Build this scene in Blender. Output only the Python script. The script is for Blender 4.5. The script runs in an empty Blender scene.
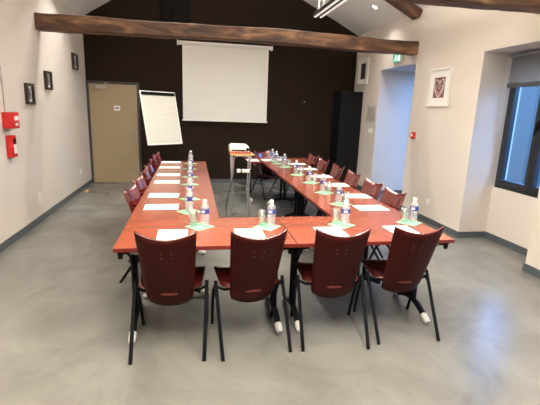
import bpy, bmesh, math, random
from mathutils import Matrix, Vector
random.seed(7)
PI = math.pi
SC = bpy.context.scene
COL = SC.collection

# ------------------------------------------------------------------ camera
def camera():
    yaw, pitch, roll, f = 0.192531, 0.225176, 0.0364142, 405.557
    fw = Vector((math.sin(yaw)*math.cos(pitch), math.cos(yaw)*math.cos(pitch), -math.sin(pitch)))
    r = Vector((math.cos(yaw), -math.sin(yaw), 0)); u = r.cross(fw)
    r2 = math.cos(roll)*r + math.sin(roll)*u; u2 = -math.sin(roll)*r + math.cos(roll)*u
    cd = bpy.data.cameras.new('camera'); cd.sensor_width = 36; cd.lens = f/540*36
    cd.clip_start = 0.05; cd.clip_end = 200
    c = bpy.data.objects.new('camera', cd); COL.objects.link(c)
    m = Matrix((( r2.x, u2.x, -fw.x, 0), (r2.y, u2.y, -fw.y, 0), (r2.z, u2.z, -fw.z, 1.63295), (0, 0, 0, 1)))
    c.matrix_world = m
    SC.camera = c
camera()

# ------------------------------------------------------------------ world and exposure
SKY = 12.0
LAMP = 0.95
w = bpy.data.worlds.new('sky'); SC.world = w; w.use_nodes = True
nt = w.node_tree; bg = nt.nodes['Background']
tc = nt.nodes.new('ShaderNodeTexCoord'); sp = nt.nodes.new('ShaderNodeSeparateXYZ')
mr = nt.nodes.new('ShaderNodeMapRange'); mr.inputs[1].default_value = -0.1; mr.inputs[2].default_value = 0.6
cr = nt.nodes.new('ShaderNodeValToRGB')
cr.color_ramp.elements[0].color = (0.20, 0.43, 0.85, 1); cr.color_ramp.elements[1].color = (0.18, 0.36, 0.80, 1)
nt.links.new(tc.outputs['Generated'], sp.inputs[0]); nt.links.new(sp.outputs['Z'], mr.inputs[0])
nt.links.new(mr.outputs[0], cr.inputs[0]); nt.links.new(cr.outputs[0], bg.inputs[0]); bg.inputs[1].default_value = SKY
SC.view_settings.view_transform = 'Standard'; SC.view_settings.look = 'None'
SC.view_settings.gamma = 1; SC.view_settings.use_curve_mapping = False
SC.view_settings.exposure = 0.15

def area(name, loc, rot, sx, sy, power, col=(1, 0.965, 0.89), parent=None, spread=PI):
    ld = bpy.data.lights.new(name, 'AREA'); ld.shape = 'RECTANGLE'; ld.size = sx; ld.size_y = sy
    ld.energy = power; ld.color = col; ld.spread = spread
    o = bpy.data.objects.new(name, ld); COL.objects.link(o); o.location = loc; o.rotation_euler = rot
    if parent: o.parent = parent
    return o

# ------------------------------------------------------------------ materials
def mat(name, col, rough=0.5, metal=0.0, coat=0.0, spec=0.5, noise=None, bump=None, emit=None, estr=0, alpha=None):
    m = bpy.data.materials.new(name); m.use_nodes = True
    n = m.node_tree.nodes; l = m.node_tree.links; b = n['Principled BSDF']
    b.inputs['Base Color'].default_value = (*col, 1); b.inputs['Roughness'].default_value = rough
    b.inputs['Metallic'].default_value = metal; b.inputs['Coat Weight'].default_value = coat
    b.inputs['Coat Roughness'].default_value = 0.12; b.inputs['Specular IOR Level'].default_value = spec
    if emit: b.inputs['Emission Color'].default_value = (*emit, 1); b.inputs['Emission Strength'].default_value = estr
    t = None
    if noise or bump:
        t = n.new('ShaderNodeTexCoord'); mp = n.new('ShaderNodeMapping'); l.new(t.outputs['Object'], mp.inputs[0])
    if noise:   # (scale xyz, detail, col2, lo, hi)
        s, det, c2, lo, hi = noise
        mp.inputs['Scale'].default_value = s
        nz = n.new('ShaderNodeTexNoise'); nz.inputs['Scale'].default_value = 1; nz.inputs['Detail'].default_value = det
        nz.inputs['Roughness'].default_value = 0.6
        rp = n.new('ShaderNodeValToRGB'); rp.color_ramp.elements[0].position = lo; rp.color_ramp.elements[1].position = hi
        rp.color_ramp.elements[0].color = (*c2, 1); rp.color_ramp.elements[1].color = (*col, 1)
        l.new(mp.outputs[0], nz.inputs[0]); l.new(nz.outputs['Fac'], rp.inputs[0]); l.new(rp.outputs[0], b.inputs['Base Color'])
    if bump:
        sc, st = bump
        nb = n.new('ShaderNodeTexNoise'); nb.inputs['Scale'].default_value = sc; nb.inputs['Detail'].default_value = 4
        l.new(t.outputs['Object'], nb.inputs[0])
        bp = n.new('ShaderNodeBump'); bp.inputs['Strength'].default_value = st; bp.inputs['Distance'].default_value = 0.01
        l.new(nb.outputs['Fac'], bp.inputs['Height']); l.new(bp.outputs[0], b.inputs['Normal'])
    return m

def clear_mat(name, tint, gloss, milk):
    m = bpy.data.materials.new(name); m.use_nodes = True
    n = m.node_tree.nodes; l = m.node_tree.links; out = n['Material Output']; n.remove(n['Principled BSDF'])
    tr = n.new('ShaderNodeBsdfTransparent'); tr.inputs[0].default_value = (*tint, 1)
    gl = n.new('ShaderNodeBsdfGlossy'); gl.inputs['Roughness'].default_value = 0.06
    df = n.new('ShaderNodeBsdfDiffuse'); df.inputs[0].default_value = (0.85, 0.87, 0.9, 1)
    fr = n.new('ShaderNodeLayerWeight'); fr.inputs[0].default_value = gloss
    m1 = n.new('ShaderNodeMixShader'); m2 = n.new('ShaderNodeMixShader'); m1.inputs[0].default_value = milk
    l.new(tr.outputs[0], m1.inputs[1]); l.new(df.outputs[0], m1.inputs[2])
    l.new(fr.outputs['Facing'], m2.inputs[0]); l.new(m1.outputs[0], m2.inputs[1]); l.new(gl.outputs[0], m2.inputs[2])
    l.new(m2.outputs[0], out.inputs[0])
    return m

def wood_mat(name, c1, c2, c3, stretch, rough, coat=0.0, bumps=0.0):
    m = bpy.data.materials.new(name); m.use_nodes = True
    n = m.node_tree.nodes; l = m.node_tree.links; b = n['Principled BSDF']
    b.inputs['Roughness'].default_value = rough; b.inputs['Coat Weight'].default_value = coat; b.inputs['Coat Roughness'].default_value = 0.15
    t = n.new('ShaderNodeTexCoord'); mp = n.new('ShaderNodeMapping'); mp.inputs['Scale'].default_value = stretch
    l.new(t.outputs['Object'], mp.inputs[0])
    a = n.new('ShaderNodeTexNoise'); a.inputs['Scale'].default_value = 1; a.inputs['Detail'].default_value = 8; a.inputs['Distortion'].default_value = 0.6
    l.new(mp.outputs[0], a.inputs[0])
    rp = n.new('ShaderNodeValToRGB'); e = rp.color_ramp.elements
    e[0].position = 0.32; e[0].color = (*c1, 1); e[1].position = 0.72; e[1].color = (*c3, 1)
    x = e.new(0.52); x.color = (*c2, 1)
    l.new(a.outputs['Fac'], rp.inputs[0]); l.new(rp.outputs[0], b.inputs['Base Color'])
    if bumps:
        bp = n.new('ShaderNodeBump'); bp.inputs['Strength'].default_value = bumps; bp.inputs['Distance'].default_value = 0.02
        l.new(a.outputs['Fac'], bp.inputs['Height']); l.new(bp.outputs[0], b.inputs['Normal'])
    return m

def floor_mat():
    m = bpy.data.materials.new('vinyl floor'); m.use_nodes = True
    n = m.node_tree.nodes; l = m.node_tree.links; b = n['Principled BSDF']
    b.inputs['Roughness'].default_value = 0.27; b.inputs['Specular IOR Level'].default_value = 0.65
    t = n.new('ShaderNodeTexCoord')
    a = n.new('ShaderNodeTexNoise'); a.inputs['Scale'].default_value = 1.3; a.inputs['Detail'].default_value = 9; a.inputs['Roughness'].default_value = 0.65
    a.inputs['Distortion'].default_value = 0.5
    l.new(t.outputs['Object'], a.inputs[0])
    rp = n.new('ShaderNodeValToRGB'); e = rp.color_ramp.elements
    e[0].position = 0.3; e[0].color = (0.105, 0.103, 0.095, 1); e[1].position = 0.70; e[1].color = (0.195, 0.188, 0.170, 1)
    l.new(a.outputs['Fac'], rp.inputs[0])
    # sheet seams and a very slight tone difference between the sheets
    sp = n.new('ShaderNodeSeparateXYZ'); l.new(t.outputs['Object'], sp.inputs[0])
    ad = n.new('ShaderNodeMath'); ad.operation = 'ADD'; ad.inputs[1].default_value = 0.38 + 8; l.new(sp.outputs['X'], ad.inputs[0])
    dv = n.new('ShaderNodeMath'); dv.operation = 'DIVIDE'; dv.inputs[1].default_value = 2.0; l.new(ad.outputs[0], dv.inputs[0])
    fr = n.new('ShaderNodeMath'); fr.operation = 'FRACT'; l.new(dv.outputs[0], fr.inputs[0])
    lt = n.new('ShaderNodeMath'); lt.operation = 'LESS_THAN'; lt.inputs[1].default_value = 0.003; l.new(fr.outputs[0], lt.inputs[0])
    flo = n.new('ShaderNodeMath'); flo.operation = 'FLOOR'; l.new(dv.outputs[0], flo.inputs[0])
    wn = n.new('ShaderNodeTexWhiteNoise'); wn.noise_dimensions = '1D'; l.new(flo.outputs[0], wn.inputs['W'])
    mr = n.new('ShaderNodeMapRange'); mr.inputs[3].default_value = 0.94; mr.inputs[4].default_value = 1.04; l.new(wn.outputs['Value'], mr.inputs[0])
    mx = n.new('ShaderNodeVectorMath'); mx.operation = 'SCALE'; l.new(rp.outputs[0], mx.inputs[0]); l.new(mr.outputs[0], mx.inputs['Scale'])
    m2 = n.new('ShaderNodeMix'); m2.data_type = 'RGBA'; m2.inputs[7].default_value = (0.2, 0.18, 0.16, 1)
    sc = n.new('ShaderNodeMath'); sc.operation = 'MULTIPLY'; sc.inputs[1].default_value = 0.12; l.new(lt.outputs[0], sc.inputs[0])
    l.new(sc.outputs[0], m2.inputs[0]); l.new(mx.outputs[0], m2.inputs[6]); l.new(m2.outputs[2], b.inputs['Base Color'])
    return m

M = {}
M['plaster'] = mat('cream plaster', (0.65, 0.59, 0.53), 0.85, noise=((1.6, 1.6, 1.6), 5, (0.625, 0.56, 0.50), 0.35, 0.65), bump=(60, 0.12))
M['brown'] = mat('dark brown paint', (0.0175, 0.0100, 0.0060), 0.75, spec=0.12, bump=(50, 0.1))
M['ceil'] = mat('white ceiling paint', (0.74, 0.72, 0.69), 0.8, bump=(30, 0.05))
M['floor'] = floor_mat()
M['base'] = mat('slate grey skirting', (0.070, 0.082, 0.092), 0.4)
M['beam'] = wood_mat('old beam wood', (0.020, 0.008, 0.004), (0.085, 0.036, 0.016), (0.26, 0.135, 0.060), (2.2, 8, 8), 0.65, 0.0, 0.9)
M['table'] = wood_mat('red wood laminate', (0.225, 0.054, 0.029), (0.245, 0.061, 0.033), (0.265, 0.070, 0.038), (1.2, 16, 8), 0.27, 0.25)
M['edge'] = mat('dark red edge band', (0.13, 0.012, 0.008), 0.4)
M['ply'] = mat('red varnished plywood', (0.105, 0.010, 0.008), 0.26, coat=1.0, noise=((3, 3, 30), 4, (0.08, 0.008, 0.007), 0.35, 0.65))
M['ply'].node_tree.nodes['Principled BSDF'].inputs['Coat IOR'].default_value = 1.75
M['ply_rear_shaded'] = mat('satin plywood in painted shade', (0.046, 0.005, 0.0035), 0.5, spec=0.12, noise=((3, 3, 30), 4, (0.036, 0.004, 0.003), 0.35, 0.65))  # same veneer as the front, painted darker for shade on the chair backs
M['black'] = mat('black powder coat', (0.004, 0.004, 0.005), 0.5, spec=0.12)
M['grey_cap'] = mat('pale grey plastic', (0.55, 0.54, 0.52), 0.45)
M['chrome'] = mat('chromed steel', (0.85, 0.85, 0.86), 0.3, metal=1.0)
M['paper'] = mat('white paper', (0.88, 0.88, 0.88), 0.8)
M['cream_paper'] = mat('flip chart paper', (0.66, 0.64, 0.55), 0.8, noise=((.1, .1, 26), 0, (0.63, 0.61, 0.52), 0.44, 0.5))
M['napkin'] = mat('mint green napkin', (0.20, 0.47, 0.29), 0.9)
M['bottle'] = clear_mat('clear bottle plastic', (0.93, 0.95, 0.97), 0.38, 0.27)
M['glass'] = clear_mat('drinking glass', (0.985, 0.985, 0.985), 0.36, 0.04)
M['pane'] = clear_mat('window glass', (0.85, 0.95, 1.0), 0.08, 0.0)
M['label'] = mat('navy bottle label', (0.02, 0.035, 0.22), 0.4)
M['labelw'] = mat('white label patch', (0.8, 0.7, 0.72), 0.5)
M['cap'] = mat('white cap', (0.85, 0.85, 0.85), 0.4)
M['screen'] = mat('matte white screen', (0.76, 0.74, 0.69), 0.9)
M['whitepl'] = mat('white plastic', (0.80, 0.79, 0.75), 0.45)
M['door'] = mat('beige door leaf', (0.35, 0.265, 0.165), 0.5, noise=((2, 2, 14), 4, (0.33, 0.25, 0.155), 0.35, 0.65))
M['dframe'] = mat('dark grey door frame', (0.05, 0.047, 0.045), 0.45)
M['wframe'] = mat('anthracite window frame', (0.012, 0.014, 0.017), 0.4)
M['blind'] = mat('grey blind slats', (0.22, 0.23, 0.25), 0.5)
M['red'] = mat('signal red', (0.55, 0.012, 0.012), 0.35)
M['fwood'] = mat('dark picture frame', (0.030, 0.014, 0.008), 0.4)
M['fwhite'] = mat('off white picture frame', (0.76, 0.73, 0.67), 0.5)
M['mount'] = mat('picture mount', (0.80, 0.79, 0.76), 0.7)
M['photo'] = mat('dark photograph', (0.35, 0.38, 0.42), 0.35, noise=((14, 14, 14), 3, (0.02, 0.025, 0.04), 0.45, 0.6))
M['art'] = mat('maroon print', (0.13, 0.030, 0.028), 0.5, noise=((60, 60, 60), 2, (0.20, 0.07, 0.065), 0.45, 0.6))
M['art_dark'] = mat('near black print', (0.035, 0.02, 0.02), 0.4)
M['artw'] = mat('pale print ink', (0.62, 0.54, 0.52), 0.6)
M['cab'] = mat('black cabinet', (0.004, 0.004, 0.0045), 0.6, spec=0.2)
M['green'] = mat('lit exit green', (0.01, 0.22, 0.15), 0.4, emit=(0.01, 0.45, 0.30), estr=0.45)
M['exitw'] = mat('lit exit white', (0.8, 0.9, 0.85), 0.4, emit=(0.8, 1, 0.9), estr=0.8)
M['lamp'] = mat('lit lamp', (1, 1, 1), 0.4, emit=(1, 0.9, 0.75), estr=14)
M['tube'] = mat('lit tube diffuser', (0.8, 0.8, 0.78), 0.4, emit=(1, 0.95, 0.85), estr=0.55)
M['panel'] = mat('dark duct panel', (0.004, 0.0022, 0.0024), 0.6, spec=0.1, noise=((1, 1, 40), 2, (0.006, 0.0035, 0.0035), 0.4, 0.6))
M['lwood'] = mat('light wood board', (0.55, 0.33, 0.14), 0.5)
M['greybox'] = mat('grey notice', (0.30, 0.28, 0.25), 0.5, noise=((22, 22, 22), 2, (0.48, 0.45, 0.40), 0.4, 0.6))
M['ground'] = mat('pale paving', (0.25, 0.27, 0.28), 0.9)
M['bluewall'] = mat('bright blue panel', (0.05, 0.42, 0.75), 0.6)
M['outwall'] = mat('pale rendered wall', (0.095, 0.092, 0.08), 0.9, bump=(20, .1))
M['dull'] = mat('dull screw head', (0.16, 0.09, 0.08), 0.5)
M['foliage'] = mat('green leaves', (0.10, 0.5, 0.08), 0.7)

# ------------------------------------------------------------------ mesh helpers
def obj(name, bm, m, parent=None, smooth=False, loc=None, rot=None, bevel=0, solid=0, subsurf=0):
    me = bpy.data.meshes.new(name); bmesh.ops.recalc_face_normals(bm, faces=bm.faces); bm.to_mesh(me); bm.free()
    ms = m if isinstance(m, (list, tuple)) else [m]
    for x in ms: me.materials.append(x)
    if smooth:
        for p in me.polygons: p.use_smooth = True
    o = bpy.data.objects.new(name, me); COL.objects.link(o)
    if parent: o.parent = parent
    if loc: o.location = loc
    if rot: o.rotation_euler = rot
    if solid:
        s = o.modifiers.new('solid', 'SOLIDIFY'); s.thickness = solid; s.offset = 0
    if bevel:
        b = o.modifiers.new('bevel', 'BEVEL'); b.width = bevel; b.segments = 2; b.limit_method = 'ANGLE'
    if subsurf:
        s = o.modifiers.new('sub', 'SUBSURF'); s.levels = subsurf; s.render_levels = subsurf
    return o

def box(bm, x0, x1, y0, y1, z0, z1, mi=0):
    v = [bm.verts.new(p) for p in ((x0,y0,z0),(x1,y0,z0),(x1,y1,z0),(x0,y1,z0),(x0,y0,z1),(x1,y0,z1),(x1,y1,z1),(x0,y1,z1))]
    for f in ((3,2,1,0),(4,5,6,7),(0,1,5,4),(1,2,6,5),(2,3,7,6),(3,0,4,7)):
        bm.faces.new([v[i] for i in f]).material_index = mi

def bx(*a):
    bm = bmesh.new(); box(bm, *a); return bm

def prism(bm, pts, axis, a, b, mi=0):
    """polygon pts (2-D) extruded along axis from a to b"""
    def P(p, t):
        if axis == 'x': return (t, p[0], p[1])
        if axis == 'y': return (p[0], t, p[1])
        return (p[0], p[1], t)
    va = [bm.verts.new(P(p, a)) for p in pts]; vb = [bm.verts.new(P(p, b)) for p in pts]
    n = len(pts)
    bm.faces.new(va).material_index = mi; bm.faces.new(vb[::-1]).material_index = mi
    for i in range(n): bm.faces.new((va[i], vb[i], vb[(i+1) % n], va[(i+1) % n])).material_index = mi

def smooth_path(pts, n=6):
    P = [Vector(p) for p in pts]; out = []
    for i in range(len(P)-1):
        p0 = P[max(i-1, 0)]; p1 = P[i]; p2 = P[i+1]; p3 = P[min(i+2, len(P)-1)]
        for k in range(n):
            t = k/n
            out.append(0.5*((2*p1) + (p2-p0)*t + (2*p0-5*p1+4*p2-p3)*t*t + (3*p1-p0-3*p2+p3)*t**3))
    out.append(P[-1]); return out

def tube(bm, pts, r, seg=8, flat=1.0, mi=0):
    """sweep a (flattened) circle along points; r a number or a list"""
    pts = [Vector(p) for p in pts]; n = len(pts); rings = []; prev = None
    for i, p in enumerate(pts):
        t = (pts[min(i+1, n-1)] - pts[max(i-1, 0)]).normalized()
        if prev is None:
            a = Vector((1, 0, 0)) if abs(t.x) < 0.9 else Vector((0, 1, 0))
        else: a = prev
        a = (a - t*a.dot(t)).normalized(); prev = a; b = t.cross(a)
        rr = r[i] if isinstance(r, (list, tuple)) else r
        rings.append([bm.verts.new(p + a*(rr*flat*math.cos(2*PI*k/seg)) + b*(rr*math.sin(2*PI*k/seg))) for k in range(seg)])
    for i in range(n-1):
        for k in range(seg):
            bm.faces.new((rings[i][k], rings[i][(k+1) % seg], rings[i+1][(k+1) % seg], rings[i+1][k])).material_index = mi
    bm.faces.new(rings[0][::-1]).material_index = mi; bm.faces.new(rings[-1]).material_index = mi

def tb(pts, r, seg=8, flat=1.0):
    bm = bmesh.new(); tube(bm, pts, r, seg, flat); return bm

def lathe(prof, seg=20, cap0=True, cap1=True):
    bm = bmesh.new(); rings = []
    for r, z in prof:
        rings.append([bm.verts.new((r*math.cos(2*PI*k/seg), r*math.sin(2*PI*k/seg), z)) for k in range(seg)])
    for i in range(len(rings)-1):
        for k in range(seg):
            bm.faces.new((rings[i][k], rings[i][(k+1) % seg], rings[i+1][(k+1) % seg], rings[i+1][k]))
    if cap0: bm.faces.new(rings[0][::-1])
    if cap1: bm.faces.new(rings[-1])
    return bm

def empty(name, loc=(0,0,0), rz=0):
    o = bpy.data.objects.new(name, None); COL.objects.link(o); o.location = loc; o.rotation_euler = (0, 0, rz)
    o.empty_display_size = 0.1
    return o
def tag(o, label, cat, group=None):
    o['label'] = label; o['category'] = cat
    if group: o['group'] = group
    return o
def struct(o):
    o['kind'] = 'structure'; return o
def dup(root, loc, rz, label, group=None):
    r = root.copy(); COL.objects.link(r); r.location = loc; r.rotation_euler = (0, 0, rz)
    r['label'] = label
    if group: r['group'] = group
    for ch in list(root.children):
        c = ch.copy(); COL.objects.link(c); c.parent = r
        for g in list(ch.children):
            d = g.copy(); COL.objects.link(d); d.parent = c
    return r

# ------------------------------------------------------------------ room
XL, XR, YB, YF = -2.082, 3.5827, 8.955, -1.5
ZL, ZR = 3.25, 3.27
RX = 0.44; RZ = ZL + 0.61*(RX-XL)
XD = 4.42
XO = 4.20                       # outer face of the right wall
D0, D1, DZ = 6.39, 7.675, 2.45  # doorway recess
N0, N1, NZ, XN = 3.60, 4.771, 2.435, 4.003   # window niche
M0, M1 = 0.9, 2.3               # second niche beside the camera, unseen, added for its window light

struct(obj('floor', bx(XL-.2, XD, YF-.2, YB+.2, -.1, 0), M['floor']))
bm = bmesh.new(); prism(bm, [(XL, 0), (XR, 0), (XR, ZR), (RX, RZ), (XL, ZL)], 'y', YB, YB+.2)
struct(obj('wall_back', bm, M['brown']))
bm = bmesh.new(); prism(bm, [(XL, 0), (XR, 0), (XR, ZR), (RX, RZ), (XL, ZL)], 'y', YF-.2, YF)
struct(obj('wall_rear', bm, M['brown']))
struct(obj('wall_left', bx(XL-.2, XL, YF, YB+.2, 0, ZL+.1), M['plaster']))
bm = bmesh.new(); H = ZR+.1

for y0, y1 in ((D1+.2, YB+.2), (N1, D0-.2), (M1, N0), (YF, M0)): box(bm, XR, XO, y0, y1, 0, H)
box(bm, XR, XD, D1, D1+.2, 0, H); box(bm, XR, XD, D0-.2, D0, 0, H); box(bm, XR, XD, D0, D1, DZ, H); box(bm, XR, XO, N0, N1, NZ, H); box(bm, XR, XO, M0, M1, NZ, H)
box(bm, XN, XO, N0, N1, 0, .722); box(bm, XN, XO, M0, M1, 0, .722)
bmesh.ops.remove_doubles(bm, verts=bm.verts, dist=1e-5)
struct(obj('wall_right', bm, M['plaster']))
bm = bmesh.new()
prism(bm, [(XL-.2, ZL-.122), (RX, RZ), (XO, ZR-(XO-XR)*(RZ-ZR)/(XR-RX)), (XO, ZR+.3), (RX, RZ+.2), (XL-.2, ZL+.2)], 'y', YF-.2, YB+.2)
struct(obj('ceiling', bm, M['ceil']))
bh = .088
struct(obj('baseboard_left', bx(XL, XL+.012, YF, YB, 0, bh), M['base']))
bm = bmesh.new(); box(bm, -1.07, XR, YB-.012, YB, 0, bh)
struct(obj('baseboard_back', bm, M['base']))
bm = bmesh.new(); t = .012
for y0, y1 in ((D1, YB), (N1, D0), (M1, N0), (YF, M0)): box(bm, XR-t, XR, y0-t, y1+t if y1 != YB else YB, 0, bh)
box(bm, XN-t, XN, N0, N1, 0, bh); box(bm, XR, XN, N1-t, N1, 0, bh); box(bm, XR, XN, N0, N0+t, 0, bh)
box(bm, XR, XD-.07, D1-t, D1, 0, bh); box(bm, XR, XD-.07, D0, D0+t, 0, bh)
box(bm, XN-t, XN, M0, M1, 0, bh)
struct(obj('baseboard_right', bm, M['base']))

# windows in the right wall
def window(name, y0, y1, z0, z1, X):
    root = empty(name, (X, (y0+y1)/2, z0)); struct(root)
    hw = (y1-y0)/2; h = z1-z0
    bm = bmesh.new(); f = .055
    box(bm, .0, .07, -hw, hw, 0, f); box(bm, 0, .07, -hw, hw, h-f, h)
    box(bm, 0, .07, -hw, -hw+f, f, h-f); box(bm, 0, .07, hw-f, hw, f, h-f)
    obj('window_frame', bm, M['wframe'], root, bevel=.004)
    for a, b in ((-hw+f, -.0), (.0, hw-f)):
        bm = bmesh.new(); s = .065
        box(bm, -.02, .045, a+.003, b-.003, f, f+s); box(bm, -.02, .045, a+.003, b-.003, h-f-s, h-f)
        box(bm, -.02, .045, a+.003, a+s, f+s, h-f-s); box(bm, -.02, .045, b-s, b-.003, f+s, h-f-s)
        sh = obj('sash', bm, M['wframe'], root, bevel=.006)
        obj('pane', bx(.008, .014, a+s-.005, b-s+.005, f+s-.005, h-f-s+.005), M['pane'], sh)
    bm = bmesh.new(); box(bm, -.035, -.02, -.02, .02, h*.46, h*.46+.1); tube(bm, [(-.045, 0, h*.46+.07), (-.055, 0, h*.46-.05)], .011)
    obj('window_handle', bm, M['black'], root)
    return root
window('window_1', N0+.002, N1-.03, .722, 2.42, XN-.0)
window('window_2_added', M0+.002, M1-.002, .722, 2.42, XN-.0)  # unseen window, added for bluish light on the right of the floor
# raised blind of window 1
bl = tag(empty('window_blind', (XN-.045, (N0+N1)/2, 2.41)), 'grey slatted blind pulled halfway up at the top of the window', 'blind')
hw = (N1-N0)/2-.03
obj('head_rail', bx(-.03, .03, -hw, hw-.01, -.035, 0), M['blind'], bl)
bm = bmesh.new()
for k in range(20):
    z = -.045-k*.0150
    v = [bm.verts.new(p) for p in ((-.006, -hw+.01, z-.010), (.006, -hw+.01, z+.010), (.006, hw-.02, z+.010), (-.006, hw-.02, z-.010))]
    bm.faces.new(v)
obj('slats', bm, M['blind'], bl, solid=.0012)
obj('bottom_rail', bx(-.025, .025, -hw+.005, hw-.015, -.40, -.345), mat('dark blind rail', (0.07, 0.07, 0.075), 0.5), bl, bevel=.004)
bm = bmesh.new(); tube(bm, smooth_path([(-.04, hw-.005, -.03), (-.045, hw-.0, -.5), (-.05, hw-.01, -.9), (-.05, hw-.03, -.95), (-.05, hw-.05, -.9), (-.045, hw-.04, -.5), (-.04, hw-.04, -.03)]), .0035, 6)
obj('pull_chain', bm, M['whitepl'], bl)

# glazed door in the recess
dr = struct(empty('door_2', (XD-.065, (D0+D1)/2, 0)))
hw = (D1-D0)/2
bm = bmesh.new(); box(bm, 0, .06, -hw, -hw+.06, 0, DZ); box(bm, 0, .06, hw-.06, hw, 0, DZ); box(bm, 0, .06, -hw+.06, hw-.06, DZ-.06, DZ); box(bm, 0, .06, -hw+.06, hw-.06, 0, .1); box(bm, 0, .06, -.05, .05, .1, DZ-.06)
obj('door_frame', bm, M['wframe'], dr)
for a, b in ((-hw+.06, -.05), (.05, hw-.06)): obj('door_pane', bx(.025, .031, a, b, .1, DZ-.06), M['pane'], dr)

# beige door in the back wall
dr = struct(empty('door_1', (-1.575, YB, 0))); hw = .508
bm = bmesh.new(); box(bm, -hw, -hw+.045, -.03, .0, 0, 2.07); box(bm, hw-.045, hw, -.03, 0, 0, 2.07); box(bm, -hw+.045, hw-.045, -.03, 0, 2.025, 2.07)
obj('door_frame', bm, M['dframe'], dr, bevel=.003)
obj('door_leaf', bx(-hw+.05, hw-.05, -.018, .0, .008, 2.02), M['door'], dr)
bm = bmesh.new(); box(bm, hw-.105, hw-.075, -.026, -.018, .86, 1.04); tube(bm, [(hw-.09, -.018, 1.0), (hw-.09, -.06, 1.0), (hw-.12, -.065, 1.0), (hw-.22, -.065, 1.0)], .009)
obj('door_handle', bm, mat('brushed steel', (.35, .34, .33), .35, metal=1), dr)
bm = bmesh.new(); box(bm, -.31, -.12, -.07, -.02, 1.925, 1.985); tube(bm, [(-.17, -.05, 1.99), (-.14, -.12, 2.02), (-.1, -.04, 2.045)], .008)
obj('door_closer', bm, mat('grey closer', (.42, .39, .35), .4), dr)
bm = bmesh.new(); box(bm, .01, .125, -.021, -.018, 1.50, 1.60)
sg = obj('door_sign', bm, M['whitepl'], dr)
bm = bmesh.new(); box(bm, .035, .10, -.0225, -.021, 1.54, 1.565); obj('door_sign_mark', bm, M['black'], sg)

# outside
struct(obj('ground_outside', bx(XD, 30, -15, 25, -.5, -.3), M['ground']))
struct(obj('wall_outside', bx(7.4, 7.7, .5, 12, -.3, 2.55), M['outwall']))

# ------------------------------------------------------------------ beams
def beam(name, x0, x1, y, z, h, th, label, seed, hump=0.02):
    rnd = random.Random(seed); n = 46; bm = bmesh.new(); rings = []
    ph = [rnd.uniform(0, 6) for _ in range(8)]
    root_x = (x0+x1)/2
    for i in range(n+1):
        x = x0+(x1-x0)*i/n; s = (x-x0)
        wob = lambda k, a, f: a*math.sin(f*s+ph[k]) + a*.4*math.sin(f*2.7*s+ph[(k+3) % 8])
        zt = h/2 + wob(0, .010, 1.9)+hump*math.sin(PI*i/n); zb = -h/2 + wob(1, .010, 1.6)+hump*math.sin(PI*i/n)
        yf = -th/2 + wob(2, .010, 2.1); yk = th/2
        c = .012
        pr = [(yf+c, zb), (yk-c, zb), (yk, zb+c), (yk, zt-c), (yk-c, zt), (yf+c, zt), (yf, zt-c), (yf-.001, (zt+zb)/2), (yf, zb+c)]
        rings.append([bm.verts.new((x-root_x, a + rnd.uniform(-.003, .003), b + rnd.uniform(-.003, .003))) for a, b in pr])
    m = len(rings[0])
    for i in range(n):
        for k in range(m): bm.faces.new((rings[i][k], rings[i][(k+1) % m], rings[i+1][(k+1) % m], rings[i+1][k]))
    bm.faces.new(rings[0][::-1]); bm.faces.new(rings[-1])
    return tag(obj(name, bm, M['beam'], smooth=False, loc=(root_x, y, z), bevel=.004), label, 'beam')
beam('ceiling_beam', XL, XR, 6.46, 2.686, .198, .22, 'rough brown timber tie beam crossing the room in front of the brown wall', 3)
beam('ceiling_beam', XL, XR, 3.62, 2.73, .22, .22, 'rough timber tie beam nearest the camera, at the top right edge of the photo', 5)
for (y, lab) in ((6.47, 'sloping dark rafter running down the ceiling to the right wall above the far tie beam'),):
    L = 3.55; a = math.atan2(RZ-ZR, XR-RX)
    bm = bmesh.new(); box(bm, 0, L, -.10, .10, -.135, 0.0)
    o = tag(obj('rafter_beam', bm, M['beam'], loc=(XR-.005, y, ZR-.005), rot=(0, a+PI, 0), bevel=.012), lab, 'beam')
    o.rotation_euler = (0, 0, 0); o.matrix_world = Matrix.Translation((XR+.02, y, ZR-.02)) @ Matrix(((-math.cos(a), 0, math.sin(a), 0), (0, -1, 0, 0), (math.sin(a), 0, math.cos(a), 0), (0, 0, 0, 1)))
    o = tag(obj('rafter_beam', bx(0, L-.45, -.10, .10, -.135, 0), M['beam'], bevel=.012), 'sloping dark rafter under the left half of the ceiling above the far tie beam', 'beam')
    a = math.atan2(RZ-ZL, RX-XL)
    o.matrix_world = Matrix.Translation((XL-.0, y, ZL-.03)) @ Matrix(((math.cos(a), 0, -math.sin(a), 0), (0, 1, 0, 0), (math.sin(a), 0, math.cos(a), 0), (0, 0, 0, 1)))

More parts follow.
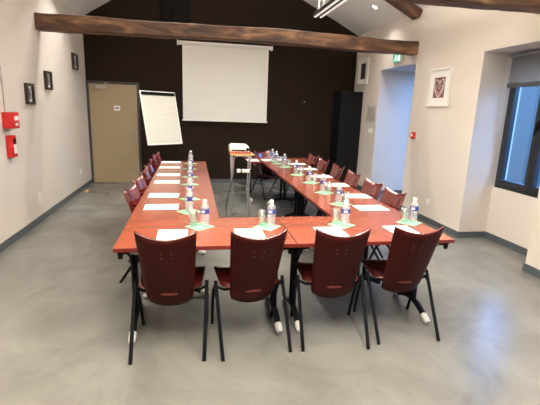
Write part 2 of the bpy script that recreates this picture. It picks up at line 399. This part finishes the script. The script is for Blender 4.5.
# ------------------------------------------------------------------ lamps
def strip_light(x, y0, y1, z, power, label, col=(1, 0.965, 0.89)):
    root = tag(empty('suspended_light', (x, (y0+y1)/2, z)), label, 'light'); h = (y1-y0)/2
    for s in (-1, 1):
        hs = obj('housing', bx(s*.036-.022, s*.036+.022, -h, h, 0, .035), M['wframe'], root)
        obj('diffuser', bx(s*.036-.012, s*.036+.012, -h+.005, h-.005, -.008, 0.001), M['tube'], hs)
    obj('end_bracket', bx(-.06, .06, h-.12, h-.09, .035, .045), M['wframe'], root)
    bm = bmesh.new()
    bm.free(); zc = (ZR + (RZ-ZR)/(XR-RX)*(XR-x) if x > RX else ZL + (RZ-ZL)/(RX-XL)*(x-XL)) - z - .012
    for s in (-1, 1):
        for yy in (-h+.12, h-.12): obj('suspension_wire', tb([(s*.03, yy, .035), (s*.03, yy, zc)], .0022, 6), M['greybox'], root)
    area('strip_light_lamp', (0, 0, -.02), (0, 0, 0), .1, 2*h, power, col, parent=root)
    area('strip_light_uplight', (0, 0, .06), (PI, 0, 0), .1, 2*h-.5, power*3.0, col, parent=root)
strip_light(1.50, 4.0, 5.10, 2.745, 55*LAMP, 'suspended twin tube light hanging in front of the brown wall near the ceiling')
strip_light(1.1, .8, 2.3, 2.745, 78*LAMP, 'unseen twin tube light added nearest the camera on the right, above the frame', (1, .92, .77))  # this strip and the next are unseen, added to light the near floor
strip_light(.0, .8, 2.3, 2.745, 70*LAMP, 'unseen twin tube light added nearest the camera on the left, above the frame', (1, .92, .77))
def downlight(x, y, label, power):
    s = 1 if x > RX else -1
    sl = (RZ-ZR)/(XR-RX) if s > 0 else (RZ-ZL)/(RX-XL)
    z = (ZR + sl*(XR-x)) if s > 0 else (ZL + sl*(x-XL))
    a = math.atan(sl)*s
    root = tag(empty('ceiling_spotlight', (x, y, z)), label, 'light'); root.rotation_euler = (0, a, 0)
    obj('trim_ring', lathe([(.045, 0), (.06, -.002), (.06, -.01), (.045, -.012)], 24, False, False), M['whitepl'], root)
    obj('bulb', lathe([(.001, -.006), (.043, -.006), (.043, -.002), (.001, -.002)], 20), M['lamp'], root)
    area('spotlight_lamp', (0, 0, -.03), (0, -a, 0), .1, .1, power, parent=root, spread=1.9)
downlight(3.18, 7.28, 'small lit recessed spotlight in the right slope of the ceiling', 7*LAMP)
for x, y, p, lab in ((3.0, 2.2, 8, 'right slope, nearest the camera'), (-1.5, 7.0, 20, 'left slope, near the brown wall'), (-1.5, 2.2, 16, 'left slope, nearest the camera'),
                     (-.3, 6.9, 25, 'left slope, high above the far end of the tables'), (1.5, 6.9, 30, 'right slope, high above the far end of the tables')):
    downlight(x, y, 'unseen recessed spotlight added in the ' + lab, p*LAMP)  # these spotlights are out of view, added to even out and lift the light

# ------------------------------------------------------------------ back wall items
# dark panels high on the wall
for x0, x1, lab in ((-.60, -.315, 'left one of two tall near black panels high on the brown wall'), (-.305, -.01, 'right one of two tall near black panels high on the brown wall')):
    tag(obj('wall_panel', bx(x0, x1, YB-.05, YB, 3.0, 4.3), M['panel'], bevel=.004), lab, 'panel', None)
tag(obj('wall_hook', lathe([(.012, 0), (.012, .01), (.006, .012), (.006, .03)], 10), M['whitepl'], loc=(2.44, YB, 1.82), rot=(PI/2, 0, 0)), 'tiny white hook on the brown wall right of the screen', 'hook')
# projection screen
sc = tag(empty('projection_screen', (.69, YB-.072, 2.885)), 'white pull-down projection screen hanging on the dark brown wall', 'projection screen')
bm = bmesh.new(); tube(bm, [(-.965, 0, 0), (.955, 0, 0)], .04, 16); obj('roller_case', bm, M['whitepl'], sc, smooth=False)
for a in (-.985, .955): obj('end_bracket', bx(a, a+.02, -.04, .07, -.045, .045), M['whitepl'], sc)
obj('screen_sheet', bx(-.882, .895, -.003, .0, -1.515, -.02), M['screen'], sc)
obj('bottom_bar', bx(-.90, .915, -.014, .012, -1.542, -1.515), M['whitepl'], sc, bevel=.005)
# flip chart
def flipchart():
    s = 1.08
    y0 = .673; lean = .23
    root = tag(empty('flip_chart', (-.50*s, 7.30*s, 0), y0), 'white flip chart easel leaning between the beige door and the screen', 'flip chart')
    W, Hh = .7*s, .908*s
    zb = 1.633 + (.982-1.633)*s
    Rm = Matrix.Rotation(-lean, 4, 'X')
    bd = empty('board', (0, -.09, zb)); bd.parent = root; bd.rotation_euler = (-lean, 0, 0)
    obj('board_panel', bx(-W/2, W/2, 0, .02, 0, Hh), M['whitepl'], root, loc=(0, -.09, zb), rot=(-lean, 0, 0))
    pp = root.children[-1]
    bpy.data.objects.remove(bd)
    bm = bmesh.new()
    v0 = -0.004
    box(bm, -W/2+.028, W/2-.028, v0, 0, .03, Hh-.075)
    pad = obj('paper_pad', bm, M['cream_paper'], pp)
    bm = bmesh.new(); box(bm, -W/2+.02, W/2-.02, -.016, 0, Hh-.075, Hh-.018); obj('clamp_bar', bm, M['black'], pp, bevel=.003)
    bm = bmesh.new(); box(bm, -W/2+.02, W/2-.02, -.02, 0, .0, .014); obj('pen_tray', bm, M['whitepl'], pp)
    top = Vector((0, -.09+.02+math.sin(lean)*Hh, zb+math.cos(lean)*Hh))
    for sx in (-1, 1):
        obj('leg', tb([(sx*W*.36, -.09+.04+math.sin(lean)*Hh*.8, zb+Hh*.75), (sx*W*.42, -.17, 0)], .013), M['black'], root)
    obj('leg', tb([(0, -.09+.05+math.sin(lean)*Hh*.9, zb+Hh*.85), (0, .55, 0)], .013), M['black'], root)
flipchart()
# black cabinet
cb = tag(empty('tall_cabinet', (3.335, 8.68, 0)), 'tall black cabinet standing in the far right corner', 'cabinet')
obj('body', bx(-.245, .245, -.24, .24, .0, 2.07), M['cab'], cb, bevel=.006)
for a, b in ((-.243, -.002), (.002, .243)):
    d = obj('door', bx(a, b, -.26, -.241, .06, 2.06), M['cab'], cb, bevel=.004)
    xx = b-.03 if a < -.1 else a+.03
    obj('handle', tb([(xx, -.262, .95), (xx, -.275, .96), (xx, -.275, 1.08), (xx, -.262, 1.09)], .005), M['black'], d)

# ------------------------------------------------------------------ left wall items
def small_frame(y, z, wy, hz, label):
    root = tag(empty('picture_frame', (XL, y, z)), label, 'picture')
    wy *= .84; bm = bmesh.new(); b = .035; h, v = wy/2, hz/2
    box(bm, 0, .042, -h, h, v-b, v); box(bm, 0, .042, -h, h, -v, -v+b); box(bm, 0, .042, -h, -h+b, -v+b, v-b); box(bm, 0, .042, h-b, h, -v+b, v-b)
    obj('frame', bm, M['fwood'], root, bevel=.004)
    m = obj('mount', bx(0, .012, -h+b, h-b, -v+b, v-b), M['mount'], root)
    obj('photograph', bx(.012, .014, -h+b+.022, h-b-.022, -v+b+.03, v-b-.03), M['photo'], m)
small_frame(5.90, 1.72, .29, .265, 'small dark framed picture on the left wall, lowest and nearest of three')
small_frame(6.66, 1.93, .30, .26, 'small dark framed picture on the left wall, middle one of three')
small_frame(8.17, 2.345, .34, .275, 'small dark framed picture on the left wall, highest and nearest the brown wall')
rb = tag(empty('alarm_box', (XL, 5.15, 1.41)), 'wider red alarm box on the left wall, above a narrow red box', 'alarm')
obj('case', bx(0, .115, -.09, .09, -.09, .09), M['red'], rb, bevel=.008)
bm = bmesh.new(); box(bm, .115, .118, -.05, .06, .0, .05); box(bm, .115, .118, -.03, .04, -.06, -.03); obj('label_plate', bm, M['whitepl'], rb)
obj('cable', tb([(.008, .0, .09), (.008, .0, 1.85)], .006), M['greybox'], rb)
rb = tag(empty('call_box', (XL, 5.16, 1.115)), 'narrow tall red box on the left wall, below the wider red alarm box', 'fire call box')
obj('case', bx(0, .07, -.06, .06, -.125, .125), M['red'], rb, bevel=.008)
bm = bmesh.new(); box(bm, .07, .073, -.03, .04, -.08, .02); obj('label_plate', bm, M['whitepl'], rb)
bm = bmesh.new(); box(bm, .07, .074, -.03, .03, .03, .09); obj('window_plate', bm, M['black'], rb)
def socket(loc, face, label, w=.08, h=.08):
    root = tag(empty('wall_socket', loc), label, 'socket')
    s = face
    obj('plate', bx(min(0, s*.012), max(0, s*.012), -w/2, w/2, -h/2, h/2), M['whitepl'], root, bevel=.003)
    c = lathe([(.021, 0), (.021, .003), (.016, .003), (.016, .001)], 14)
    obj('outlet', c, M['fwhite'], root, loc=(s*.012, 0, 0), rot=(0, s*PI/2, 0))
socket((XL, 8.12, .37), 1, 'white wall socket on the left wall close to the beige door')
socket((XL, 5.98, .335), 1, 'white wall socket on the left wall left of the tables', .09, .14)
socket((XR, 5.57, .325), -1, 'white wall socket on the right wall behind the right-hand chairs')
ds = tag(obj('door_stop', bx(-.03, .03, -.06, .06, 0, .03), M['lwood'], loc=(-1.96, 8.0, 0), bevel=.006), 'small beige wooden door stop on the floor by the left wall', 'door stop')

# ------------------------------------------------------------------ right wall items
def big_frame(y, z, wy, hz, m_art, aw, ah, label, dx=.03):
    root = tag(empty('framed_print', (XR, y, z)), label, 'picture')
    bm = bmesh.new(); b = .035; h, v = wy/2, hz/2
    box(bm, -dx, 0, -h, h, v-b, v); box(bm, -dx, 0, -h, h, -v, -v+b); box(bm, -dx, 0, -h, -h+b, -v+b, v-b); box(bm, -dx, 0, h-b, h, -v+b, v-b)
    obj('frame', bm, M['fwhite'], root, bevel=.004)
    m = obj('mount', bx(-.015, 0, -h+b, h-b, -v+b, v-b), M['mount'], root)
    p = obj('print', bx(-.017, -.015, -aw/2, aw/2, -ah/2, ah/2), m_art, m)
    return root, p
r_, p_ = big_frame(5.63, 2.035, .54, .55, M['art'], .27, .29, 'white framed maroon and white print on the right wall beside the window')
# pale looping shapes on the print
bm = bmesh.new()
def ribbon(pts, w=.012, xx=-.0185):
    P = smooth_path([(xx, a, b) for a, b in pts], 5)
    for i in range(len(P)-1):
        t = (P[i+1]-P[i]).normalized(); n_ = Vector((0, -t.z, t.y))*w/2
        bm.faces.new([bm.verts.new(q) for q in (P[i]+n_, P[i+1]+n_, P[i+1]-n_, P[i]-n_)])
for s in (-1, 1):
    ribbon([(0, .03), (s*.05, .10), (s*.095, .115), (s*.115, .05), (s*.095, -.03), (s*.05, -.10), (0, -.13)], .022)
    ribbon([(0, -.02), (s*.05, .03), (s*.08, .0), (s*.05, -.05), (0, -.09)], .012)
ribbon([(-.03, .07), (0, .095), (.03, .07), (0, .05), (-.03, .07)], .03)
obj('print_motif', bm, M['artw'], p_)
p_.children[0].parent = r_
big_frame(8.50, 2.49, .52, .54, M['art_dark'], .22, .32, 'white framed print with dark centre on the right wall above the black cabinet')
tag(obj('notice_board', bx(-.02, 0, -.19, .19, -.15, .15), M['greybox'], loc=(XR, 7.91, 1.62), bevel=.003), 'grey square notice on the wall strip between cabinet and blue recess', 'notice')
sw = tag(empty('light_switch', (XR, 7.91, 1.28)), 'white light switch below the grey notice on the right wall', 'light switch')
obj('plate', bx(-.012, 0, -.08, .08, -.042, .042), M['whitepl'], sw, bevel=.002)
for k in (-1, 1): obj('rocker', bx(-.017, -.012, k*.038-.025, k*.038+.025, -.028, .028), M['fwhite'], sw)
ex = tag(empty('exit_sign', (XR, 6.98, 2.60)), 'small lit green exit sign above the blue recess on the right wall', 'exit sign')
obj('housing', bx(-.045, 0, -.15, .15, -.085, .085), M['whitepl'], ex, bevel=.004)
gp = obj('green_face', bx(-.048, -.045, -.14, .14, -.075, .075), M['green'], ex)
bm = bmesh.new(); X0, X1 = -.050, -.048
def yq(pts): prism(bm, pts, 'x', X0, X1)
yq([(-.115, -.06), (-.035, -.06), (-.035, .06), (-.115, .06)])       # doorway
yq([(.03, .045), (.05, .06), (.07, .045), (.05, .03)])                # head
yq([(.03, .03), (.065, .02), (.07, -.02), (.03, -.01)])                # trunk
yq([(.0, .0), (.03, .02), (.03, .005), (.005, -.015)]); yq([(.03, -.01), (.05, -.02), (.02, -.06), (.0, -.06)]); yq([(.055, -.015), (.07, -.02), (.11, -.05), (.10, -.06)])
obj('pictogram', bm, M['exitw'], ex)
ca = tag(empty('fire_call_point', (XR, 6.20, 1.305)), 'small red fire call point on the right wall beside the blue recess', 'fire call point')
obj('case', bx(-.045, 0, -.05, .05, -.05, .05), M['red'], ca, bevel=.005)
obj('glass_plate', bx(-.048, -.045, -.025, .025, -.02, .03), M['whitepl'], ca)

# ------------------------------------------------------------------ tables
T = .74; TX, TY, TL, TW = -.5036, 2.5656, 1.2082, .7192
def make_table(label):
    root = tag(empty('folding_table'), label, 'table', 'red tables joined in a U')
    g = .0028; hl, hw = TL/2-g, TW/2-g
    bm = bmesh.new(); box(bm, -hl, hl, -hw, hw, T-.026, T, 1)
    for f in bm.faces:
        f.material_index = 0 if abs(sum(v.co.z for v in f.verts)/4 - T) < 1e-4 else 1
    obj('tabletop', bm, [M['table'], M['edge']], root)
    bm = bmesh.new()
    for s in (-1, 1): box(bm, -hl+.1, hl-.1, s*(hw-.16)-.012, s*(hw-.16)+.012, T-.060, T-.026)
    obj('under_rail', bm, M['black'], root)
    for s in (-1, 1):
        x = s*(hl-.075)
        bm = bmesh.new(); box(bm, x-.02, x+.02, -hw+.04, hw-.04, T-.055, T-.026)
        for yy in (-.035, .035): tube(bm, [(x, yy, .10), (x, yy, T-.05)], .020, 10)
        tube(bm, [(x, -.28, T-.06), (x, -.17, T-.12), (x, -.035, T-.30)], .009, 6)
        tube(bm, [(x, .28, T-.06), (x, .17, T-.12), (x, .035, T-.30)], .009, 6)
        lg = obj('leg', bm, M['black'], root)
        P = smooth_path([(x, -.265, .020), (x, -.20, .055), (x, -.10, .095), (x, 0, .108), (x, .10, .095), (x, .20, .055), (x, .265, .020)], 4)
        obj('foot', tb(P, .024, 8), M['black'], lg)
        for q in (-1, 1):
            obj('foot_cap', tb([(x, q*.20, .053), (x, q*.235, .037), (x, q*.275, .020)], [.026, .027, .022], 10), M['grey_cap'], lg)
        obj('release_lever', tb([(x-s*.02, -hw+.05, T-.045), (x-s*.07, -hw+.11, T-.075)], .010, 8), M['grey_cap'], lg)
        for q in (-1, 1):
            obj('corner_buffer', tb([(s*(hl-.035), q*(hw-.05), T-.026), (s*(hl-.035), q*(hw-.05), T-.085)], [.022, .015], 10), M['black'], root)
    return root
tb0 = make_table('red topped folding table at the front left corner of the U')
tb0.location = (TX+TL/2, TY+TW/2, 0)
dup(tb0, (TX+1.5*TL, TY+TW/2, 0), 0, 'red topped folding table at the front right corner of the U')
lw = ('nearest', 'middle', 'farthest')
for k in range(3):
    dup(tb0, (TX+TW/2, TY+TW+TL*(k+.5), 0), PI/2, 'red topped folding table in the left arm of the U, %s of its three' % lw[k])
for k in range(3):
    if k < 3: dup(tb0, (TX+2*TL-TW/2, TY+TW+TL*(k+.5), 0), -PI/2, 'red topped folding table in the right arm of the U, %s of its three' % lw[k])
dup(tb0, (.945+TL/2, 6.915+TW/2, 0), 0, 'red topped folding table set crosswise at the far end of the right arm')

# ------------------------------------------------------------------ chairs
def make_chair(label):
    root = tag(empty('stacking_chair'), label, 'chair')
    # backrest shell
    bm = bmesh.new(); NU, NV = 16, 14; grid = []
    for j in range(NV+1):
        v = j/NV; row = []
        for i in range(NU+1):
            u = -1+2*i/NU
            ww = .152 + .034*v**.9
            if v < .12: ww *= math.sqrt(max(0, 1-((.12-v)/.12)**2*.16))
            zb = .308 + .022*abs(u)**3; zt = .832 + .047*u*u
            z = zb+(zt-zb)*v
            y = -.050 - .200*v + .010*v*v + (.038*u*u)
            row.append(bm.verts.new((u*ww, y, z)))
        grid.append(row)
    for j in range(NV):
        for i in range(NU): bm.faces.new((grid[j][i], grid[j][i+1], grid[j+1][i+1], grid[j+1][i]))
    bk = obj('backrest', bm, [M['ply'], M['ply_rear_shaded']], root, smooth=True, solid=.011); bk.modifiers['solid'].material_offset = 1; bk.modifiers['solid'].material_offset_rim = 0
    for x, z in ((-.033, .735), (.033, .735), (-.03, .70), (.03, .70)):
        y = -.050-.200*(z-.308)/.524+.010*.67
        obj('screw', tb([(x, y-.0075, z), (x, y+.0, z)], .0035, 8), M['dull'], bk)
    # lens shaped tab of the seat showing through the backrest
    bm = bmesh.new(); n = 12; top = []; 
    vs = []
    for i in range(n+1):
        u = -1+2*i/n; vs.append((u*.055, .409+.013*(1-u*u)))
    for i in range(n-1, 0, -1):
        u = -1+2*i/n; vs.append((u*.055, .407-.006*(1-u*u)))
    prism(bm, vs, 'y', -.098, -.070)
    st_tab = bm
    # seat
    bm = bmesh.new(); NU, NV = 14, 14; grid = []
    for j in range(NV+1):
        v = j/NV; row = []
        for i in range(NU+1):
            u = -1+2*i/NU
            ww = .118 + .087*math.sin(min(1, v/.22)*PI/2) + .030*v
            if v > .85: ww *= math.sqrt(1-((v-.85)/.15)**2*.22)
            y = -.062 + .352*v
            z = .408 + .055*v - .016*math.sin(PI*min(1, v*1.1)) + .016*u*u
            if v > .8: z -= .9*(v-.8)**2
            row.append(bm.verts.new((u*ww, y, z)))
        grid.append(row)
    for j in range(NV):
        for i in range(NU): bm.faces.new((grid[j][i], grid[j][i+1], grid[j+1][i+1], grid[j+1][i]))
    se = obj('seat', bm, M['ply'], root, smooth=True, solid=.011)
    obj('seat_tab', st_tab, mat('worn red plywood edge', (.13, .022, .016), .4), se)
    for s in (-1, 1):
        x = s*.245
        obj('leg', tb([(s*.235, -.25, 0), (x, .045, .445)], .0130, 8), M['black'], root)
        obj('leg', tb(smooth_path([(x, -.02, .345), (x, .03, .385), (x, .10, .375), (x, .155, .30), (s*.243, .205, .17), (s*.238, .25, 0)], 5), .0120, 8), M['black'], root)
    obj('crossbar', tb([(-.245, .02, .415), (-.19, .02, .385), (.19, .02, .385), (.245, .02, .415)], .010, 8), M['black'], root)
    bm = bmesh.new(); box(bm, -.13, .13, -.045, .03, .372, .392)
    obj('seat_frame', bm, M['black'], root)
    return root
ch0 = make_chair('dark red plywood chair in the front row, leftmost of four seen from behind')
ch0.location = (-.155, 2.665, 0); ch0['group'] = 'chairs along the front tables'; ch0.rotation_euler = (0, 0, -.06)
for x, y, a, lab in ((.40, 2.655, .09, 'dark red plywood chair in the front row, second from the left, seen from behind'),
                     (1.0, 2.655, -.08, 'dark red plywood chair in the front row, third from the left, seen from behind'),
                     (1.56, 2.68, -.03, 'dark red plywood chair in the front row, rightmost of four, turned slightly aside')):
    dup(ch0, (x, y, 0), a, lab, 'chairs along the front tables')
ORD = ['nearest', 'second nearest', 'third nearest', 'fourth nearest', 'fifth nearest', 'farthest']
LY = [3.92, 4.45, 5.05, 5.61, 6.30, 6.84]
RY = [3.78, 4.33, 5.0, 5.65, 6.4, 7.05]
for k, y in enumerate(LY):
    dup(ch0, (-.385+random.uniform(-.01, .01), y, 0), -PI/2-.14+random.uniform(-.05, .05), 'red plywood chair along the outer side of the left arm, %s of six' % ORD[k], 'chairs along the left arm')
for k, y in enumerate(RY):
    dup(ch0, (1.86+.02*k, y, 0), PI/2+.12+random.uniform(-.05, .05), 'red plywood chair along the outer side of the right arm, %s of six' % ORD[k], 'chairs along the right arm')
dup(ch0, (1.40, 7.50, 0), PI+.45, 'red plywood chair facing the camera behind the far crosswise table')

# ------------------------------------------------------------------ table settings
def make_bottle():
    root = tag(empty('water_bottle'), 'x', 'bottle', 'water bottles on the tables')
    p = [(.024, 0), (.030, .004), (.0315, .012)]
    for k in range(5): z = .02+k*.014; p += [(.0315, z), (.0295, z+.005), (.0315, z+.010)]
    p += [(.031, .098), (.031, .135), (.0315, .14), (.029, .155), (.020, .172), (.0135, .182), (.0125, .19)]
    obj('body', lathe([(r*1.1, z) for r, z in p], 18), M['bottle'], root, smooth=True)
    lb = obj('label', lathe([(.0350, .102), (.0356, .104), (.0356, .134), (.0350, .136)], 18, False, False), M['label'], root, smooth=True)
    bm = bmesh.new()
    for a0 in (0, 2.1, 4.2):
        prev = None
        for i in range(5):
            a = a0+i*.22; q = [bm.verts.new((.0360*math.cos(a), .0360*math.sin(a), z)) for z in (.111, .128)]
            if prev: bm.faces.new((prev[0], q[0], q[1], prev[1]))
            prev = q
    obj('label_patch', bm, M['labelw'], lb)
    obj('cap', lathe([(.0150, .187), (.0155, .189), (.0155, .203), (.0145, .206)], 16), M['cap'], root)
    return root
def make_glass():
    root = lathe([(.0005, .004), (.027, .006), (.032, .122), (.034, .122), (.030, 0), (.0005, 0)], 18, False, False)
    o = obj('drinking_glass', root, M['glass'], smooth=True)
    return tag(o, 'x', 'glass', 'drinking glasses on the tables')
def make_napkin():
    bm = bmesh.new(); s = .081; box(bm, -s, s, -s, s, 0, .0015); box(bm, -s+.004, s-.002, -s+.002, s-.006, .0015, .003)
    return tag(obj('paper_napkin', bm, M['napkin']), 'x', 'napkin', 'green napkins under the bottles')
def make_paper():
    bm = bmesh.new(); w_, h_ = .105, .1485
    box(bm, -w_, w_, -h_, h_, 0, .0012); box(bm, -w_+.002, w_+.001, -h_+.001, h_+.002, .0012, .0022)
    return tag(obj('paper_sheet', bm, M['paper']), 'x', 'paper', 'paper pads at the seats')
proto = dict(b=make_bottle(), g=make_glass(), n=make_napkin(), p=make_paper()); used = set()
def put(k, loc, rz, label):
    o = proto[k]
    if k in used: o = dup(o, loc, rz, label)
    else: used.add(k); o.location = loc; o.rotation_euler = (0, 0, rz); o['label'] = label
    return o
def station(paper, nap, bot, gls, where, prz):
    if paper: put('p', (*paper, T), prz+random.uniform(-.02, .02), 'white paper pad on the table %s' % where)
    if nap: put('n', (*nap, T), random.uniform(.55, .9), 'mint green napkin on the table %s' % where)
    zz = T+.003
    if bot: put('b', (*bot, zz), random.uniform(0, 6), 'clear water bottle with navy label %s' % where)
    if gls: put('g', (*gls, zz), 0, 'empty drinking glass beside the bottle %s' % where)
FW = ['at the leftmost front seat', 'at the second front seat from the left', 'at the third front seat from the left', 'at the rightmost front seat']
station((-.145, 2.81), (.05, 3.03), (.09, 3.04), (.00, 3.05), FW[0], 0)
station((.405, 2.80), (.565, 2.99), (.60, 3.01), (.53, 3.03), FW[1], 0)
station((1.03, 2.80), (1.185, 3.01), (1.205, 2.99), (1.145, 3.05), FW[2], 0)
station((1.615, 2.80), (1.80, 3.04), (1.845, 3.06), (1.765, 3.06), FW[3], 0)
LP = [3.68, 4.18, 4.96, 5.50, 6.17, 6.76]; LN = [3.50, 4.0, 4.79, 5.32, 6.03, 6.63]
for k in range(6):
    station((-.28-.013*k, LP[k]), (-.035, LN[k]), (-.03, LN[k]-.02), (-.035, LN[k]+.06), 'at the %s seat of the left arm' % ORD[k], -PI/2)
RP = [(1.69, 3.565), (1.76, 4.11), (1.77, 4.78), (1.77, 5.42), (1.77, 6.13), (1.75, 6.72)]; RN = [3.73, 4.29, 4.92, 5.55, 6.34, 6.75]
RNX = [1.44, 1.455, 1.475, 1.465, 1.47, 1.42]
for k in range(6):
    station(RP[k], (RNX[k], RN[k]), (RNX[k]-.02, RN[k]+.01), (RNX[k]+.05, RN[k]-.02), 'at the %s seat of the right arm' % ORD[k], PI/2)
station((1.05, 7.16), (1.41, 7.10), (1.40, 7.11), (1.47, 7.14), 'at the far crosswise table', 0)
put('p', (1.33, 7.20, T), .0, 'white paper pad behind the bottle on the far crosswise table')
put('p', (1.62, 7.30, T), .0, 'white paper pad at the back edge of the far crosswise table')

# ------------------------------------------------------------------ projector trolley
ZT = 1.015
st = tag(empty('projector_stand', (.67, 5.75, 0)), 'tall narrow chrome legged stand with a wooden top between the tables', 'stand')
obj('top_board', bx(-.155, .180, -.14, .13, ZT-.018, ZT), M['lwood'], st, bevel=.003)
obj('board_edge', bx(-.152, .177, -.141, -.139, ZT-.020, ZT-.004), M['lwood'], st)
for sx in (-1, 1):
    for sy, yy in ((-1, -.11), (1, .09)):
        obj('leg', tb([(sx*.130, yy, ZT-.018), (sx*.112, yy, .50), (sx*.112, yy, .47), (sx*.18, yy+sy*.03, 0)], .011, 8), M['chrome'], st)
for yy in (.09,): obj('brace', tb(smooth_path([(-.09, yy, .70), (-.085, yy, .90), (-.05, yy, .96), (.12, yy, .96)], 5), .008, 6), M['chrome'], st)
for xx in (-.112, .112): obj('brace', tb([(xx, -.11, .5), (xx, .09, .5)], .008, 6), M['chrome'], st)
ps = tag(empty('power_strip', (.70, 5.60, .785)), 'white power strip with plugs fastened across the projector stand', 'power strip')
for k, x in enumerate((-.07, -.0, .055)): obj('plug_block', bx(x-.026, x+.026, -.03, .02, -.024, .024), M['whitepl'], ps, bevel=.006)
obj('strip_body', bx(-.11, .12, .0, .025, -.015, .015), M['black'], ps)
obj('cable', tb(smooth_path([(-.10, .0, 0), (-.15, -.02, -.1), (-.20, -.03, -.3), (-.24, .0, -.5), (-.23, .05, -.62), (-.20, .15, -.70), (-.05, .45, -.724)], 6), .006, 6), M['black'], ps)
obj('cable', tb(smooth_path([(.05, .0, 0), (.03, -.02, -.15), (.0, -.03, -.28), (-.02, -.0, -.2), (-.03, .01, -.02)], 6), .005, 6), M['black'], ps)
pj = tag(empty('projector', (.655, 5.75, ZT)), 'white projector on top of the chrome legged stand', 'projector')
bm = bmesh.new(); prism(bm, [(-.15, .025), (.13, .025), (.12, .100), (.09, .125), (-.115, .130), (-.147, .11)], 'y', -.08, .12)
obj('housing', bm, M['whitepl'], pj, bevel=.012)
obj('base_tray', bx(-.145, .15, -.11, .12, .004, .028), mat('rust red tray', (.38, .10, .05), .6), pj, bevel=.004)
obj('front_slot', bx(-.12, .07, -.083, -.078, .035, .055), M['black'], pj)
obj('lens', lathe([(.022, 0), (.022, .02), (.015, .02), (.012, .012)], 16), M['black'], pj, loc=(.10, -.08, .06), rot=(PI/2, 0, 0))
